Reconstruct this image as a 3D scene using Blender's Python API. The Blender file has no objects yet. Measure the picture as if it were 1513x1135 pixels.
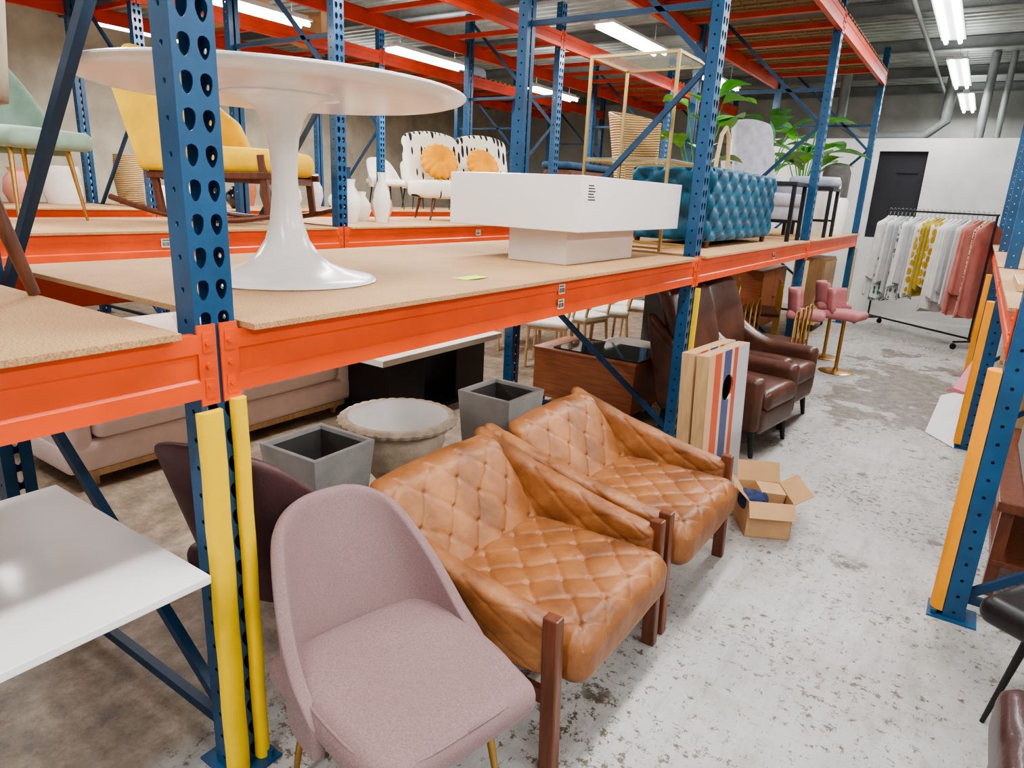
import bpy, bmesh, math, random
from mathutils import Vector, Matrix, Euler, noise
random.seed(7)
SC=bpy.context.scene
COL=SC.collection
PI=math.pi
try: SC.view_settings.look='AgX - Medium High Contrast'
except Exception: pass
# ------------------------------------------------------------------ materials
def newmat(name):
    m=bpy.data.materials.new(name);m.use_nodes=True
    nt=m.node_tree;b=nt.nodes["Principled BSDF"]
    return m,nt,b
def N(nt,t,**k):
    n=nt.nodes.new(t)
    for a,v in k.items():
        if a in n.inputs.keys(): n.inputs[a].default_value=v
        else: setattr(n,a,v)
    return n
def ramp(nt,src,stops):
    r=nt.nodes.new("ShaderNodeValToRGB");nt.links.new(src,r.inputs[0])
    e=r.color_ramp.elements
    while len(e)<len(stops): e.new(.5)
    for i,(p,c) in enumerate(stops):
        e[i].position=p; e[i].color=(c[0],c[1],c[2],1) if not isinstance(c,(int,float)) else (c,c,c,1)
    return r.outputs[0]
def mix(nt,f,a,b):
    n=nt.nodes.new("ShaderNodeMix");n.data_type='RGBA'
    for s,v in ((0,f),(6,a),(7,b)):
        if isinstance(v,(int,float)): n.inputs[s].default_value=v
        elif isinstance(v,(tuple,list)): n.inputs[s].default_value=(v[0],v[1],v[2],1)
        else: nt.links.new(v,n.inputs[s])
    return n.outputs[2]
def mth(nt,op,a,b=0,c=0):
    n=nt.nodes.new("ShaderNodeMath");n.operation=op
    for i,v in enumerate((a,b,c)):
        if isinstance(v,(int,float)): n.inputs[i].default_value=v
        else: nt.links.new(v,n.inputs[i])
    return n.outputs[0]
def coords(nt,scale=(1,1,1),rot=(0,0,0)):
    tc=nt.nodes.new("ShaderNodeTexCoord");mp=nt.nodes.new("ShaderNodeMapping")
    mp.inputs['Scale'].default_value=scale;mp.inputs['Rotation'].default_value=rot
    nt.links.new(tc.outputs['Object'],mp.inputs[0]);return mp.outputs[0]
def noi(nt,vec,scale,detail=3,rough=.55):
    n=N(nt,"ShaderNodeTexNoise");n.inputs['Scale'].default_value=scale;n.inputs['Detail'].default_value=detail;n.inputs['Roughness'].default_value=rough
    nt.links.new(vec,n.inputs['Vector']);return n.outputs[0]
def bump(nt,b,h,st,dist=.01):
    n=N(nt,"ShaderNodeBump");n.inputs['Strength'].default_value=st;n.inputs['Distance'].default_value=dist
    nt.links.new(h,n.inputs['Height']);nt.links.new(n.outputs[0],b.inputs['Normal'])
def mat(name,c,rough=.5,metal=0,var=.0,vs=8,bs=0,bst=.3,c2=None,scale=(1,1,1),sheen=0,coat=0,spec=None):
    m,nt,b=newmat(name)
    b.inputs['Base Color'].default_value=(*c,1);b.inputs['Roughness'].default_value=rough;b.inputs['Metallic'].default_value=metal
    if sheen: b.inputs['Sheen Weight'].default_value=sheen; b.inputs['Sheen Roughness'].default_value=.4
    if coat: b.inputs['Coat Weight'].default_value=coat; b.inputs['Coat Roughness'].default_value=.15
    if spec is not None: b.inputs['Specular IOR Level'].default_value=spec
    vec=coords(nt,scale)
    if var or c2:
        f=noi(nt,vec,vs,4)
        c2=c2 or tuple(max(0,x*(1-var)) for x in c)
        col=ramp(nt,f,[(.35,c2),(.65,c)])
        nt.links.new(col,b.inputs['Base Color'])
    if bs:
        bump(nt,b,noi(nt,vec,bs,3),bst,.005)
    return m
def srgb(r,g,b):
    f=lambda x:((x/255+.055)/1.055)**2.4 if x>10 else x/255/12.92
    return (f(r),f(g),f(b))
M={}
M['blue']=mat("rack_blue_paint",srgb(30,84,126),.38,0,.3,5,60,.1,coat=.2)
M['bluedark']=mat("brace_blue_paint",srgb(26,66,100),.42,0,.3,6)
M['orange']=mat("beam_orange_paint",srgb(240,90,36),.4,0,.16,3,30,.08,coat=.15)
M['red']=mat("upper_red_paint",srgb(220,72,38),.45,0,.25,3)
M['yellow']=mat("guard_yellow_foam",srgb(250,206,24),.6,0,.08,6,40,.2)
M['oyellow']=mat("guard_amber_foam",srgb(252,166,36),.6,0,.08,6,40,.2)
M['beigeg']=mat("guard_beige_foam",srgb(196,182,140),.6,0,.1,6)
M['steel']=mat("bare_steel",srgb(150,150,150),.35,.8,.2,20)
M['white']=mat("white_lacquer",srgb(238,238,238),.25,0,.02,3,coat=.3)
M['gloss']=mat("gloss_offwhite",srgb(238,232,229),.22,0,.02,3,coat=.25)
M['glossb']=mat("taupe_gloss_base",srgb(206,196,188),.2,0,.03,3,coat=.4)
M['whitet']=mat("table_white",srgb(242,242,242),.22,0,.04,2,coat=.3)
M['brass']=mat("brass",srgb(190,150,86),.3,.95,.1,10)
M['gold']=mat("brushed_gold",srgb(185,158,104),.35,.9)
M['walnut']=mat("walnut_wood",srgb(106,58,36),.4,0,.45,6,scale=(8,8,1.2),coat=.15)
M['legwood']=mat("reddish_leg_wood",srgb(124,70,46),.38,0,.4,5,scale=(9,9,1),coat=.2)
M['lightwood']=mat("light_oak",srgb(210,174,128),.45,0,.2,6,scale=(8,8,1.2))
M['deskwood']=mat("desk_walnut",srgb(176,108,72),.35,0,.3,5,scale=(1,10,10),coat=.2)
M['black']=mat("black_lacquer",srgb(28,28,30),.4)
M['rubber']=mat("black_rubber",srgb(18,18,18),.7)
M['plum']=mat("plum_leather",srgb(96,64,66),.5,0,.3,8,90,.25)
M['sage']=mat("sage_velvet",srgb(142,166,148),.8,0,.2,9,200,.3,sheen=.2)
M['brownleather']=mat("dark_brown_leather",srgb(94,58,44),.36,0,.45,6,80,.25,coat=.12)
M['darkleather']=mat("espresso_leather",srgb(72,46,44),.36,0,.4,6,80,.25,coat=.12)
M['blush']=mat("blush_upholstery",srgb(238,216,206),.85,0,.08,10,300,.4)
M['ystuff']=mat("yellow_velvet",srgb(242,192,36),.75,0,.2,6,150,.2)
M['orangevel']=mat("pumpkin_velvet",srgb(240,158,12),.8,0,.2,6)
M['teal']=mat("teal_velvet",srgb(4,88,118),.5,0,.5,7,120,.2,sheen=.04)
M['grey']=mat("light_grey_linen",srgb(172,170,178),.85,0,.15,12,250,.4)
M['greyc']=mat("grey_cushion",srgb(160,164,178),.85,0,.15,12,250,.4)
M['navy']=mat("navy_fabric",srgb(26,62,92),.8,0,.3,9)
M['cement']=mat("grey_fibre_cement",srgb(186,184,180),.85,0,.2,7,90,.4)
M['cementd']=mat("planter_inside",srgb(92,90,88),.9,0,.3,7)
M['urn']=mat("urn_sandstone",srgb(226,206,182),.85,0,.25,14,80,.5)
M['urnw']=mat("urn_white_liner",srgb(246,245,242),.5,0,.06,6)
M['card']=mat("cardboard",srgb(200,160,116),.85,0,.1,9,120,.2)
M['bluecl']=mat("blue_cloth",srgb(44,58,100),.85,0,.4,30)
M['cream']=mat("cream_fabric",srgb(232,226,212),.9,0,.08,10,150,.4)
M['boucle']=mat("white_boucle",srgb(236,230,224),.95,0,.12,60,110,1.0)
M['rib']=mat("ribbed_beige",srgb(206,192,168),.9,0,.15,10,150,.4)
M['leaf']=mat("leaf_green",srgb(110,195,58),.4,0,.35,9)
M['leafd']=mat("leaf_dark_green",srgb(72,150,66),.45,0,.4,9)
M['lime']=mat("lime_sticky_note",srgb(206,250,70),.7)
M['ceramic']=mat("white_ceramic",srgb(232,230,224),.3,0,.05,5,coat=.3)
M['blushcer']=mat("blush_vase_glaze",srgb(226,160,140),.4,0,.2,7)
M['darkglass']=mat("black_glass",srgb(14,14,16),.1,0,coat=.6)
M['lab']=mat("label_paper",srgb(232,230,224),.6)
M['ink']=mat("label_ink",srgb(30,30,30),.7)
M['ceil']=mat("galvanised_ceiling",srgb(160,167,162),.45,.2,.28,4)
M['joist']=mat("grey_joist_steel",srgb(126,130,128),.5,.1,.25,4)
M['wallw']=mat("white_drywall",srgb(212,212,208),.8,0,.16,2,20,.1)
M['wallg']=mat("grey_block_wall",srgb(178,180,172),.85,0,.22,2,15,.2)
M['wallt']=mat("warm_block_wall",srgb(208,198,176),.85,0,.3,2,15,.2)
M['dark']=mat("dark_recess",srgb(40,40,46),.8,0,.2,3)
M['pinkseat']=mat("pink_bar_seat",srgb(186,122,122),.8,0,.15,9)
M['paper']=mat("white_sheet",srgb(226,226,228),.7)
M['hotpink']=mat("pink_panel",srgb(232,146,160),.6)
M['greyside']=mat("grey_box_paint",srgb(160,160,160),.6)
M['tan']=mat("tan_bent_wood",srgb(212,184,136),.5,0,.15,6)
m,nt,b=newmat("dusty_pink_chenille");v=coords(nt)
n1=noi(nt,coords(nt,(1,1,5)),170,2,.5);n2=noi(nt,coords(nt,(1,5,1)),150,2,.5)
s=mth(nt,'ADD',n1,n2);s=mth(nt,'MULTIPLY',s,.5)
col=ramp(nt,s,[(.34,srgb(128,100,100)),(.66,srgb(158,132,130))])
big=mix(nt,ramp(nt,noi(nt,v,4,3),[(.35,0),(.7,.4)]),col,srgb(126,100,100))
nt.links.new(big,b.inputs['Base Color']);b.inputs['Roughness'].default_value=.9;b.inputs['Sheen Weight'].default_value=.08
bump(nt,b,s,.25,.002);M['pink']=m
m,nt,b=newmat("clear_glass");b.inputs['Base Color'].default_value=(.75,.9,.85,1);b.inputs['Roughness'].default_value=.03;b.inputs['Alpha'].default_value=.28;M['glass']=m
m,nt,b=newmat("smoked_glass");b.inputs['Base Color'].default_value=(.02,.035,.035,1);b.inputs['Roughness'].default_value=.04;b.inputs['Alpha'].default_value=.85;M['glassd']=m
m,nt,b=newmat("fluorescent_tube");b.inputs['Emission Color'].default_value=(.93,.97,1,1);b.inputs['Emission Strength'].default_value=14;M['tube']=m
def leather(name,c1,c2,c3):
    m,nt,b=newmat(name)
    v=coords(nt)
    f=noi(nt,v,5,5,.6);col=ramp(nt,f,[(.28,c3),(.5,c2),(.72,c1)])
    nt.links.new(col,b.inputs['Base Color'])
    b.inputs['Roughness'].default_value=.42;b.inputs['Coat Weight'].default_value=.06;b.inputs['Coat Roughness'].default_value=.35
    w=noi(nt,v,18,6,.65)
    bump(nt,b,w,.4,.010)
    return m
M['leather']=leather("cognac_leather",srgb(178,122,76),srgb(150,96,54),srgb(108,66,38))
m,nt,b=newmat("particle_board");v=coords(nt)
c=mix(nt,ramp(nt,noi(nt,v,220,2),[(.4,0),(.62,1)]),srgb(210,170,122),srgb(168,126,84))
c=mix(nt,ramp(nt,noi(nt,v,1.6,5,.65),[(.35,0),(.7,.55)]),c,srgb(154,116,80))
nt.links.new(c,b.inputs['Base Color']);b.inputs['Roughness'].default_value=.75;M['board']=m
# floor
m,nt,b=newmat("painted_concrete_floor");v=coords(nt)
paint=ramp(nt,noi(nt,v,1.3,6,.6),[(.3,srgb(162,160,156)),(.5,srgb(186,185,182)),(.7,srgb(200,199,196))])
paint=mix(nt,ramp(nt,noi(nt,v,2.6,9,.74),[(.46,0),(.68,.8)]),paint,srgb(148,141,130))
paint=mix(nt,ramp(nt,noi(nt,coords(nt,(3,.7,1),(0,0,.25)),3.5,7,.7),[(.5,0),(.7,.6)]),paint,srgb(138,134,128))
sx=nt.nodes.new("ShaderNodeSeparateXYZ");nt.links.new(v,sx.inputs[0])
dx=mth(nt,'ADD',sx.outputs[0],.35);dy=mth(nt,'MULTIPLY',mth(nt,'ADD',sx.outputs[1],-7.8),.36)
dd=mth(nt,'SQRT',mth(nt,'ADD',mth(nt,'MULTIPLY',dx,dx),mth(nt,'MULTIPLY',dy,dy)))
patch=mth(nt,'SUBTRACT',1.0,dd);patch=mth(nt,'MULTIPLY',patch,.28);patch=mth(nt,'MAXIMUM',patch,0)
wn=mth(nt,'ADD',noi(nt,v,1.9,9,.7),patch)
wear=ramp(nt,wn,[(.61,0),(.64,1)])
worn=ramp(nt,noi(nt,v,9,6,.7),[(.35,srgb(92,86,78)),(.65,srgb(146,137,124))])
paint=mix(nt,wear,paint,worn)
chn=mth(nt,'ADD',noi(nt,v,24,8,.8),mth(nt,'MULTIPLY',noi(nt,v,1.5,3),.26))
paint=mix(nt,ramp(nt,chn,[(.69,0),(.72,.95)]),paint,srgb(98,86,70))
vs=coords(nt,(9,1.2,1),(0,0,.5))
paint=mix(nt,ramp(nt,noi(nt,vs,14,5,.7),[(.62,0),(.65,.65)]),paint,srgb(104,98,92))
vs2=coords(nt,(1.2,11,1),(0,0,-.3))
paint=mix(nt,ramp(nt,noi(nt,vs2,11,5,.7),[(.63,0),(.66,.55)]),paint,srgb(104,98,92))
ad=mth(nt,'MULTIPLY_ADD',noi(nt,v,2.5,5,.65),1.1,sx.outputs[0])
mr=nt.nodes.new("ShaderNodeMapRange");nt.links.new(ad,mr.inputs[0]);mr.inputs[1].default_value=-1.35;mr.inputs[2].default_value=-1.0;mr.inputs[3].default_value=.85;mr.inputs[4].default_value=0
brown=ramp(nt,noi(nt,v,7,8,.72),[(.32,srgb(88,70,52)),(.5,srgb(140,120,96)),(.68,srgb(182,164,140))])
paint=mix(nt,mr.outputs[0],paint,brown)
nt.links.new(paint,b.inputs['Base Color']);b.inputs['Roughness'].default_value=.5
bump(nt,b,noi(nt,v,30,6,.7),.25,.004);M['floor']=m
def dashes(name,bg,ink,sc,th=.22,rnd=.55):
    m,nt,b=newmat(name);v=coords(nt,sc)
    vo=N(nt,"ShaderNodeTexVoronoi");vo.inputs['Scale'].default_value=1;vo.inputs['Randomness'].default_value=rnd;nt.links.new(v,vo.inputs['Vector'])
    c=mix(nt,ramp(nt,vo.outputs['Distance'],[(th,1),(th+.03,0)]),bg,ink)
    nt.links.new(c,b.inputs['Base Color']);b.inputs['Roughness'].default_value=.9;return m
M['dash']=dashes("cream_fabric_with_black_strokes",srgb(236,230,212),srgb(20,20,22),(1.5,18,4.0),.36,.4)
M['tealpat']=dashes("teal_print_fabric",srgb(216,218,212),srgb(60,130,120),(24,24,12),.4)
M['mustpat']=dashes("mustard_print_fabric",srgb(222,216,196),srgb(184,150,50),(14,14,9),.45)
M['greypat']=dashes("grey_print_fabric",srgb(216,216,216),srgb(120,124,128),(20,20,12),.4)
M['dotpat']=dashes("cream_dotted_fabric",srgb(206,192,152),srgb(70,60,40),(30,30,30),.35)
M['wcloth']=mat("white_cloth",srgb(226,224,220),.9,0,.12,8)
M['gcloth']=mat("pale_grey_cloth",srgb(186,188,190),.9,0,.15,8)
M['pcloth']=mat("pink_cloth",srgb(204,130,120),.9,0,.2,8)
M['ocloth']=mat("olive_cloth",srgb(180,158,66),.9,0,.2,8)
def stripes(name,stops):
    m,nt,b=newmat(name);tc=nt.nodes.new("ShaderNodeTexCoord");s=nt.nodes.new("ShaderNodeSeparateXYZ");nt.links.new(tc.outputs['Object'],s.inputs[0])
    mr=nt.nodes.new("ShaderNodeMapRange");nt.links.new(s.outputs[1],mr.inputs[0]);mr.inputs[1].default_value=-.3;mr.inputs[2].default_value=.3
    r=nt.nodes.new("ShaderNodeValToRGB");nt.links.new(mr.outputs[0],r.inputs[0]);r.color_ramp.interpolation='CONSTANT'
    e=r.color_ramp.elements
    while len(e)<len(stops): e.new(.5)
    for i,(p,c) in enumerate(stops): e[i].position=p;e[i].color=(*c,1)
    nt.links.new(r.outputs[0],b.inputs['Base Color']);b.inputs['Roughness'].default_value=.45;return m
M['stripe']=stripes("striped_board_paint",[(0,srgb(220,178,134)),(.14,srgb(210,92,58)),(.30,srgb(226,194,156)),(.36,srgb(76,86,128)),(.54,srgb(226,200,168)),(.60,srgb(200,90,64)),(.70,srgb(196,196,198))])
M['decku']=mat("upper_deck_planks",srgb(150,116,82),.75,0,.4,2,scale=(1,14,1))
m,nt,b=newmat("woven_wicker");v=coords(nt,(1,1,1))
w=N(nt,"ShaderNodeTexWave");w.wave_type='BANDS';w.bands_direction='Z';w.inputs['Scale'].default_value=14;w.inputs['Distortion'].default_value=1.5;nt.links.new(v,w.inputs['Vector'])
nt.links.new(ramp(nt,w.outputs[0],[(.2,srgb(140,108,66)),(.7,srgb(212,180,128))]),b.inputs['Base Color']);bump(nt,b,w.outputs[0],.8,.01);M['wicker']=m
# ------------------------------------------------------------------ mesh builder
class MB:
    def __init__(s): s.v=[];s.f=[]
    def add(s,vs,fs):
        o=len(s.v);s.v+=[Vector(p) for p in vs];s.f+=[tuple(i+o for i in f) for f in fs];return s
    def box(s,x0,x1,y0,y1,z0,z1):
        return s.add([(x0,y0,z0),(x1,y0,z0),(x1,y1,z0),(x0,y1,z0),(x0,y0,z1),(x1,y0,z1),(x1,y1,z1),(x0,y1,z1)],
        [(3,2,1,0),(4,5,6,7),(0,1,5,4),(1,2,6,5),(2,3,7,6),(3,0,4,7)])
    def loft(s,rings,cap=True,closed=True):
        n=len(rings[0]);vs=[p for r in rings for p in r];fs=[]
        for i in range(len(rings)-1):
            for j in range(n if closed else n-1):
                k=(j+1)%n;fs.append((i*n+j,i*n+k,(i+1)*n+k,(i+1)*n+j))
        if cap: fs.append(tuple(range(n-1,-1,-1)));fs.append(tuple(range((len(rings)-1)*n,len(rings)*n)))
        return s.add(vs,fs)
    def cyl(s,p,q,r1,r2=None,n=14,cap=True):
        p=Vector(p);q=Vector(q);r2=r1 if r2 is None else r2
        d=(q-p).normalized();u=d.orthogonal().normalized();w=d.cross(u)
        rg=lambda c,r:[c+u*math.cos(2*PI*i/n)*r+w*math.sin(2*PI*i/n)*r for i in range(n)]
        return s.loft([rg(p,r1),rg(q,r2)],cap)
    def bar(s,p,q,w,h,up=(0,0,1),w2=None,h2=None):
        p=Vector(p);q=Vector(q);d=(q-p).normalized();u=Vector(up)
        a=d.cross(u)
        if a.length<1e-4: a=d.cross(Vector((1,0,0)))
        a.normalize();b2=a.cross(d).normalized();w2=w2 or w;h2=h2 or h
        rg=lambda c,w,h:[c-a*w/2-b2*h/2,c+a*w/2-b2*h/2,c+a*w/2+b2*h/2,c-a*w/2+b2*h/2]
        return s.loft([rg(p,w,h),rg(q,w2,h2)])
    def tube(s,pts,r,n=8,cap=True):
        pts=[Vector(p) for p in pts];rings=[];pu=None
        for i,p in enumerate(pts):
            d=(pts[min(i+1,len(pts)-1)]-pts[max(i-1,0)]).normalized()
            u=(pu-d*pu.dot(d)).normalized() if pu is not None else d.orthogonal().normalized()
            pu=u;w=d.cross(u);rr=r[i] if isinstance(r,(list,tuple)) else r
            rings.append([p+u*math.cos(2*PI*k/n)*rr+w*math.sin(2*PI*k/n)*rr for k in range(n)])
        return s.loft(rings,cap)
    def lathe(s,prof,n=32,c=(0,0,0)):
        c=Vector(c);rings=[[c+Vector((max(r,1e-4)*math.cos(2*PI*i/n),max(r,1e-4)*math.sin(2*PI*i/n),z)) for i in range(n)] for r,z in prof]
        return s.loft(rings,True)
    def grid(s,fn,nu,nv,closeu=False):
        vs=[fn(i/nu,j/nv) for j in range(nv+1) for i in range(nu+(0 if closeu else 1))]
        w=nu if closeu else nu+1;fs=[]
        for j in range(nv):
            for i in range(nu):
                k=(i+1)%w if closeu else i+1
                fs.append((j*w+i,j*w+k,(j+1)*w+k,(j+1)*w+i))
        return s.add(vs,fs)
    def cushion(s,h,r,n=14,tuft=None,puff=0,warp=None,c=(0,0,0),ex=.3,bw=16,line=0,wob=0):
        """rounded box half sizes h; tuft=(axis,sign,cu,cv,depth)"""
        h=Vector(h);r=min(r,min(h)*.999);c=Vector(c)
        idx={};vs=[];fs=[]
        def vid(p):
            k=(round(p[0],5),round(p[1],5),round(p[2],5))
            if k not in idx: idx[k]=len(vs);vs.append(k)
            return idx[k]
        mx=max(h)
        seg=[max(4,int(n*h[i]/mx)) for i in range(3)]
        def sm(t): return math.sin(t*PI/2)*.35+t*.65
        for ax in range(3):
            a,b2=(ax+1)%3,(ax+2)%3
            for sg in (-1,1):
                for i in range(seg[a]):
                    for j in range(seg[b2]):
                        q=[]
                        for di,dj in ((0,0),(1,0),(1,1),(0,1)):
                            p=[0,0,0];p[ax]=sg;p[a]=sm(-1+2*(i+di)/seg[a]);p[b2]=sm(-1+2*(j+dj)/seg[b2]);q.append(vid(p))
                        fs.append(tuple(q) if sg>0 else tuple(reversed(q)))
        out=[]
        for k in vs:
            p=Vector((k[0]*h[0],k[1]*h[1],k[2]*h[2]))
            inn=Vector([max(-(h[i]-r),min(h[i]-r,p[i])) for i in range(3)])
            d=p-inn
            nrm=d.normalized() if d.length>1e-9 else Vector((0,0,1))
            o=inn+nrm*r
            if puff:
                for ax in range(3):
                    a,b2=(ax+1)%3,(ax+2)%3
                    if h[ax]==min(h): o[ax]*=1+puff*(1-k[a]**2)*(1-k[b2]**2)
            if tuft:
                for (ax,sg,cu,cv,dep) in tuft:
                    w=nrm[ax]*sg
                    if w>.3:
                        a,b2=(ax+1)%3,(ax+2)%3
                        ka,kb=k[a],k[b2]
                        if wob:
                            nv_=noise.noise_vector(Vector((ka*2.3,kb*2.3,ax*3.1+sg)))
                            ka+=nv_[0]*wob;kb+=nv_[1]*wob
                        u=(ka*.5+.5)*cu;vv=(kb*.5+.5)*cv
                        s1=abs(math.sin(PI*(u+vv)/2));s2=abs(math.sin(PI*(u-vv)/2))
                        if line:
                            m_=min(s1,s2);hgt=1-math.exp(-(m_/line)**1.3);hgt=hgt*.45+.55*(s1*s2)**.5
                        else: hgt=(s1*s2)**ex
                        btn=math.exp(-((s1*s1+s2*s2)*bw))
                        o[ax]-=sg*dep*((1-hgt)*.7+btn*1.1)*w
            if warp: o=Vector(warp(o))
            out.append(o+c)
        return s.add(out,fs)
def obj(mb,name,mt,parent=None,smooth=False,bevel=0,sub=0,solid=0,loc=None,rot=None,angle=40,label=None,seg=2):
    me=bpy.data.meshes.new(name);me.from_pydata([tuple(v) for v in mb.v],[],mb.f);me.update()
    if isinstance(mt,str): mt=M[mt]
    me.materials.append(mt)
    if smooth:
        me.polygons.foreach_set("use_smooth",[True]*len(me.polygons))
        if angle<180: me.set_sharp_from_angle(angle=math.radians(angle))
    o=bpy.data.objects.new(name,me);COL.objects.link(o)
    if parent: o.parent=parent
    if loc: o.location=loc
    if rot: o.rotation_euler=rot
    if solid:
        md=o.modifiers.new("s","SOLIDIFY");md.thickness=solid;md.offset=0
    if bevel:
        md=o.modifiers.new("b","BEVEL");md.width=bevel;md.segments=seg;md.limit_method='ANGLE'
    if sub:
        md=o.modifiers.new("u","SUBSURF");md.levels=sub;md.render_levels=sub
    if label: o["label"]=label
    return o
def tag(o,label,cat,group=None,kind=None):
    o["label"]=label;o["category"]=cat
    if group:o["group"]=group
    if kind:o["kind"]=kind
    return o
def T(name,loc,rz,label,cat,group=None):
    e=bpy.data.objects.new(name,None);e.empty_display_size=.1;COL.objects.link(e)
    e.location=loc;e.rotation_euler=(0,0,rz) if not isinstance(rz,tuple) else rz
    return tag(e,label,cat,group)
def E(name,parent,loc=(0,0,0)):
    e=bpy.data.objects.new(name,None);e.empty_display_size=.1;COL.objects.link(e);e.parent=parent;e.location=loc;return e
def clone(o,loc,rz=None,label=None,parent=None):
    n=o.copy();COL.objects.link(n)
    n.location=loc
    if rz is not None: n.rotation_euler=(0,0,rz)
    if label: n["label"]=label
    if parent: n.parent=parent
    def rec(a,b):
        for ch in a.children:
            cc=ch.copy();COL.objects.link(cc);cc.parent=b;rec(ch,cc)
    rec(o,n);return n
def structure(o): o["kind"]="structure";return o
# ------------------------------------------------------------------ camera
cam=bpy.data.cameras.new("camera");co=bpy.data.objects.new("camera",cam);COL.objects.link(co)
R=Matrix(((0.82379,-0.19182,0.5334),(0.56489,0.20102,-0.80022),(0.04623,0.96064,0.27395)))
co.matrix_world=Matrix.Translation((0,0,1.75))@R.to_4x4()
cam.sensor_width=36;cam.lens=36*991.3/1513;cam.clip_start=.05;cam.clip_end=100
SC.camera=co
# ------------------------------------------------------------------ room
structure(obj(MB().box(-13,3.5,-4,18,-.1,0),"floor","floor"))
n=1760
def cf(i,j):
    y=-4+22*i; ph=(y/.2)%1
    z=0 if ph<.35 else (.07 if .5<ph<.85 else (.07*(ph-.35)/.15 if ph<=.5 else .07*(1-(ph-.85)/.15)))
    return (-13+16.5*j,y,4.32+z)
structure(obj(MB().grid(cf,n,1),"ceiling","ceil",solid=.01))
structure(obj(MB().box(-13,3.5,17.9,18.05,0,4.4),"wall_back","wallg"))
structure(obj(MB().box(-13.15,-13,-4,18,0,4.4),"wall_left","wallt"))
structure(obj(MB().box(3.5,3.65,-4,18,0,4.4),"wall_right","wallg"))
mb=MB().box(-4.2,-1.66,13.2,13.35,0,2.9).box(-.95,2.4,13.2,13.35,0,2.9).box(-1.66,-.95,13.2,13.35,2.70,2.9).box(-1.66,-.95,13.2,13.35,0,1.3)
structure(obj(mb,"wall_partition","wallw"))
structure(obj(MB().box(-1.66,-.95,13.27,13.3,1.3,2.70).box(-1.35,-1.05,13.25,13.27,2.36,2.4),"door_1","dark"))
structure(obj(MB().box(.4,.43,13.1,13.2,0,2.85),"trim_1","wallw"))
for i,y in enumerate([1.0,3.4,5.8,8.2,10.6,13.0,15.4,17.4]):
    mb=MB().box(-13,3.5,y-.06,y+.06,4.14,4.155).box(-13,3.5,y-.006,y+.006,4.155,4.30).box(-13,3.5,y-.06,y+.06,4.30,4.315)
    o=obj(mb,"trim_%d"%(i+2),"joist");structure(o)
tag(obj(MB().tube([(-1.15,4,4.08),(-1.15,17.6,4.08)],.03,10),"ceiling_pipe","joist",smooth=True),"grey steel conduit running along under the ceiling","pipe")
tag(obj(MB().tube([(-2.6,14.6,4.3),(-2.6,14.6,3.3),(-2.2,14.6,3.05),(-1.2,14.6,3.05),(-.9,14.6,3.3),(-.9,14.6,4.3)],.09,14),"ventilation_duct","joist",smooth=True),"bent galvanised duct beneath the ceiling behind the partition","duct")
tag(obj(MB().tube([(-.35,14.2,0),(-.35,14.2,4.3)],.07,12),"riser_pipe","joist",smooth=True),"vertical grey riser pipe behind the white partition","pipe")
tag(obj(MB().tube([(-.1,14.2,0),(-.1,14.2,4.3)],.05,12),"riser_pipe","joist",smooth=True),"thin vertical grey pipe behind the white partition","pipe")
tag(obj(MB().box(.25,2.2,14.2,15.4,3.0,4.31),"air_duct_box","wallg",bevel=.02),"large rectangular sheet-metal duct above the partition","duct")
# ------------------------------------------------------------------ light fixtures
def fixture():
    t=T("fluorescent_light",(0,0,0),0,"twin-tube fluorescent batten hanging beneath the ceiling","ceiling light","fluorescent lights")
    obj(MB().box(-.13,.13,-1.2,1.2,.05,.075).box(-.05,.05,-1.2,1.2,.075,.12),"housing","white",t)
    for sx in(-.075,.075): obj(MB().cyl((sx,-1.18,.02),(sx,1.18,.02),.024,n=10),"tube","tube",t,smooth=True)
    obj(MB().cyl((0,-.9,.12),(0,-.9,.57),.004,n=6).cyl((0,.9,.12),(0,.9,.57),.004,n=6),"hanger","steel",t)
    return t
fx=None
def lamp(x,y,z,pw,up=.22,ls=1):
    global fx
    if fx is None: fx=fixture();fx.location=(x,y,z)
    else: clone(fx,(x,y,z)).scale=(1,ls,1)
    l=bpy.data.lights.new("tube_light","AREA");l.shape='RECTANGLE';l.size=.3;l.size_y=2.3*ls;l.energy=pw;l.color=(.99,.985,.985)
    o=bpy.data.objects.new("tube_light",l);COL.objects.link(o);o.location=(x,y,z-.02)
    if up:  # added upward fill that brightens the ceiling, standing in for floor bounce
        l=bpy.data.lights.new("ceiling_fill_light","AREA");l.shape='RECTANGLE';l.size=.3;l.size_y=2.3*ls;l.energy=pw*up;l.color=(.99,.985,.985)
        o=bpy.data.objects.new("ceiling_fill_light",l);COL.objects.link(o);o.location=(x,y,z+.13);o.rotation_euler=(PI,0,0)
PW=78
for y in(-1.4,2.1,5.7,9.3,12.95): lamp(-.735,y,3.75,PW)
for y in(1.2,4.8,8.35,11.6): lamp(-4.0,y,3.6,PW,ls=.7)
for y in(1.4,5.0,7.95,11.4): lamp(-7.0,y,3.5,PW*1.5,ls=.65)
for y in(-1.0,2.5,6.0,9.5): lamp(2.75,y,3.6,PW*1.2,0)  # added lamp row out of view, brightens chairs and planters under the left rack
lamp(-.7,16.2,3.75,PW*.9)
lamp(-10.5,6,3.7,PW,ls=.7);lamp(-10.5,10,3.7,PW,ls=.7)
w=bpy.data.worlds.new("w");SC.world=w;w.use_nodes=True
w.node_tree.nodes["Background"].inputs[0].default_value=(.98,.97,1,1);w.node_tree.nodes["Background"].inputs[1].default_value=.7
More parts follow.
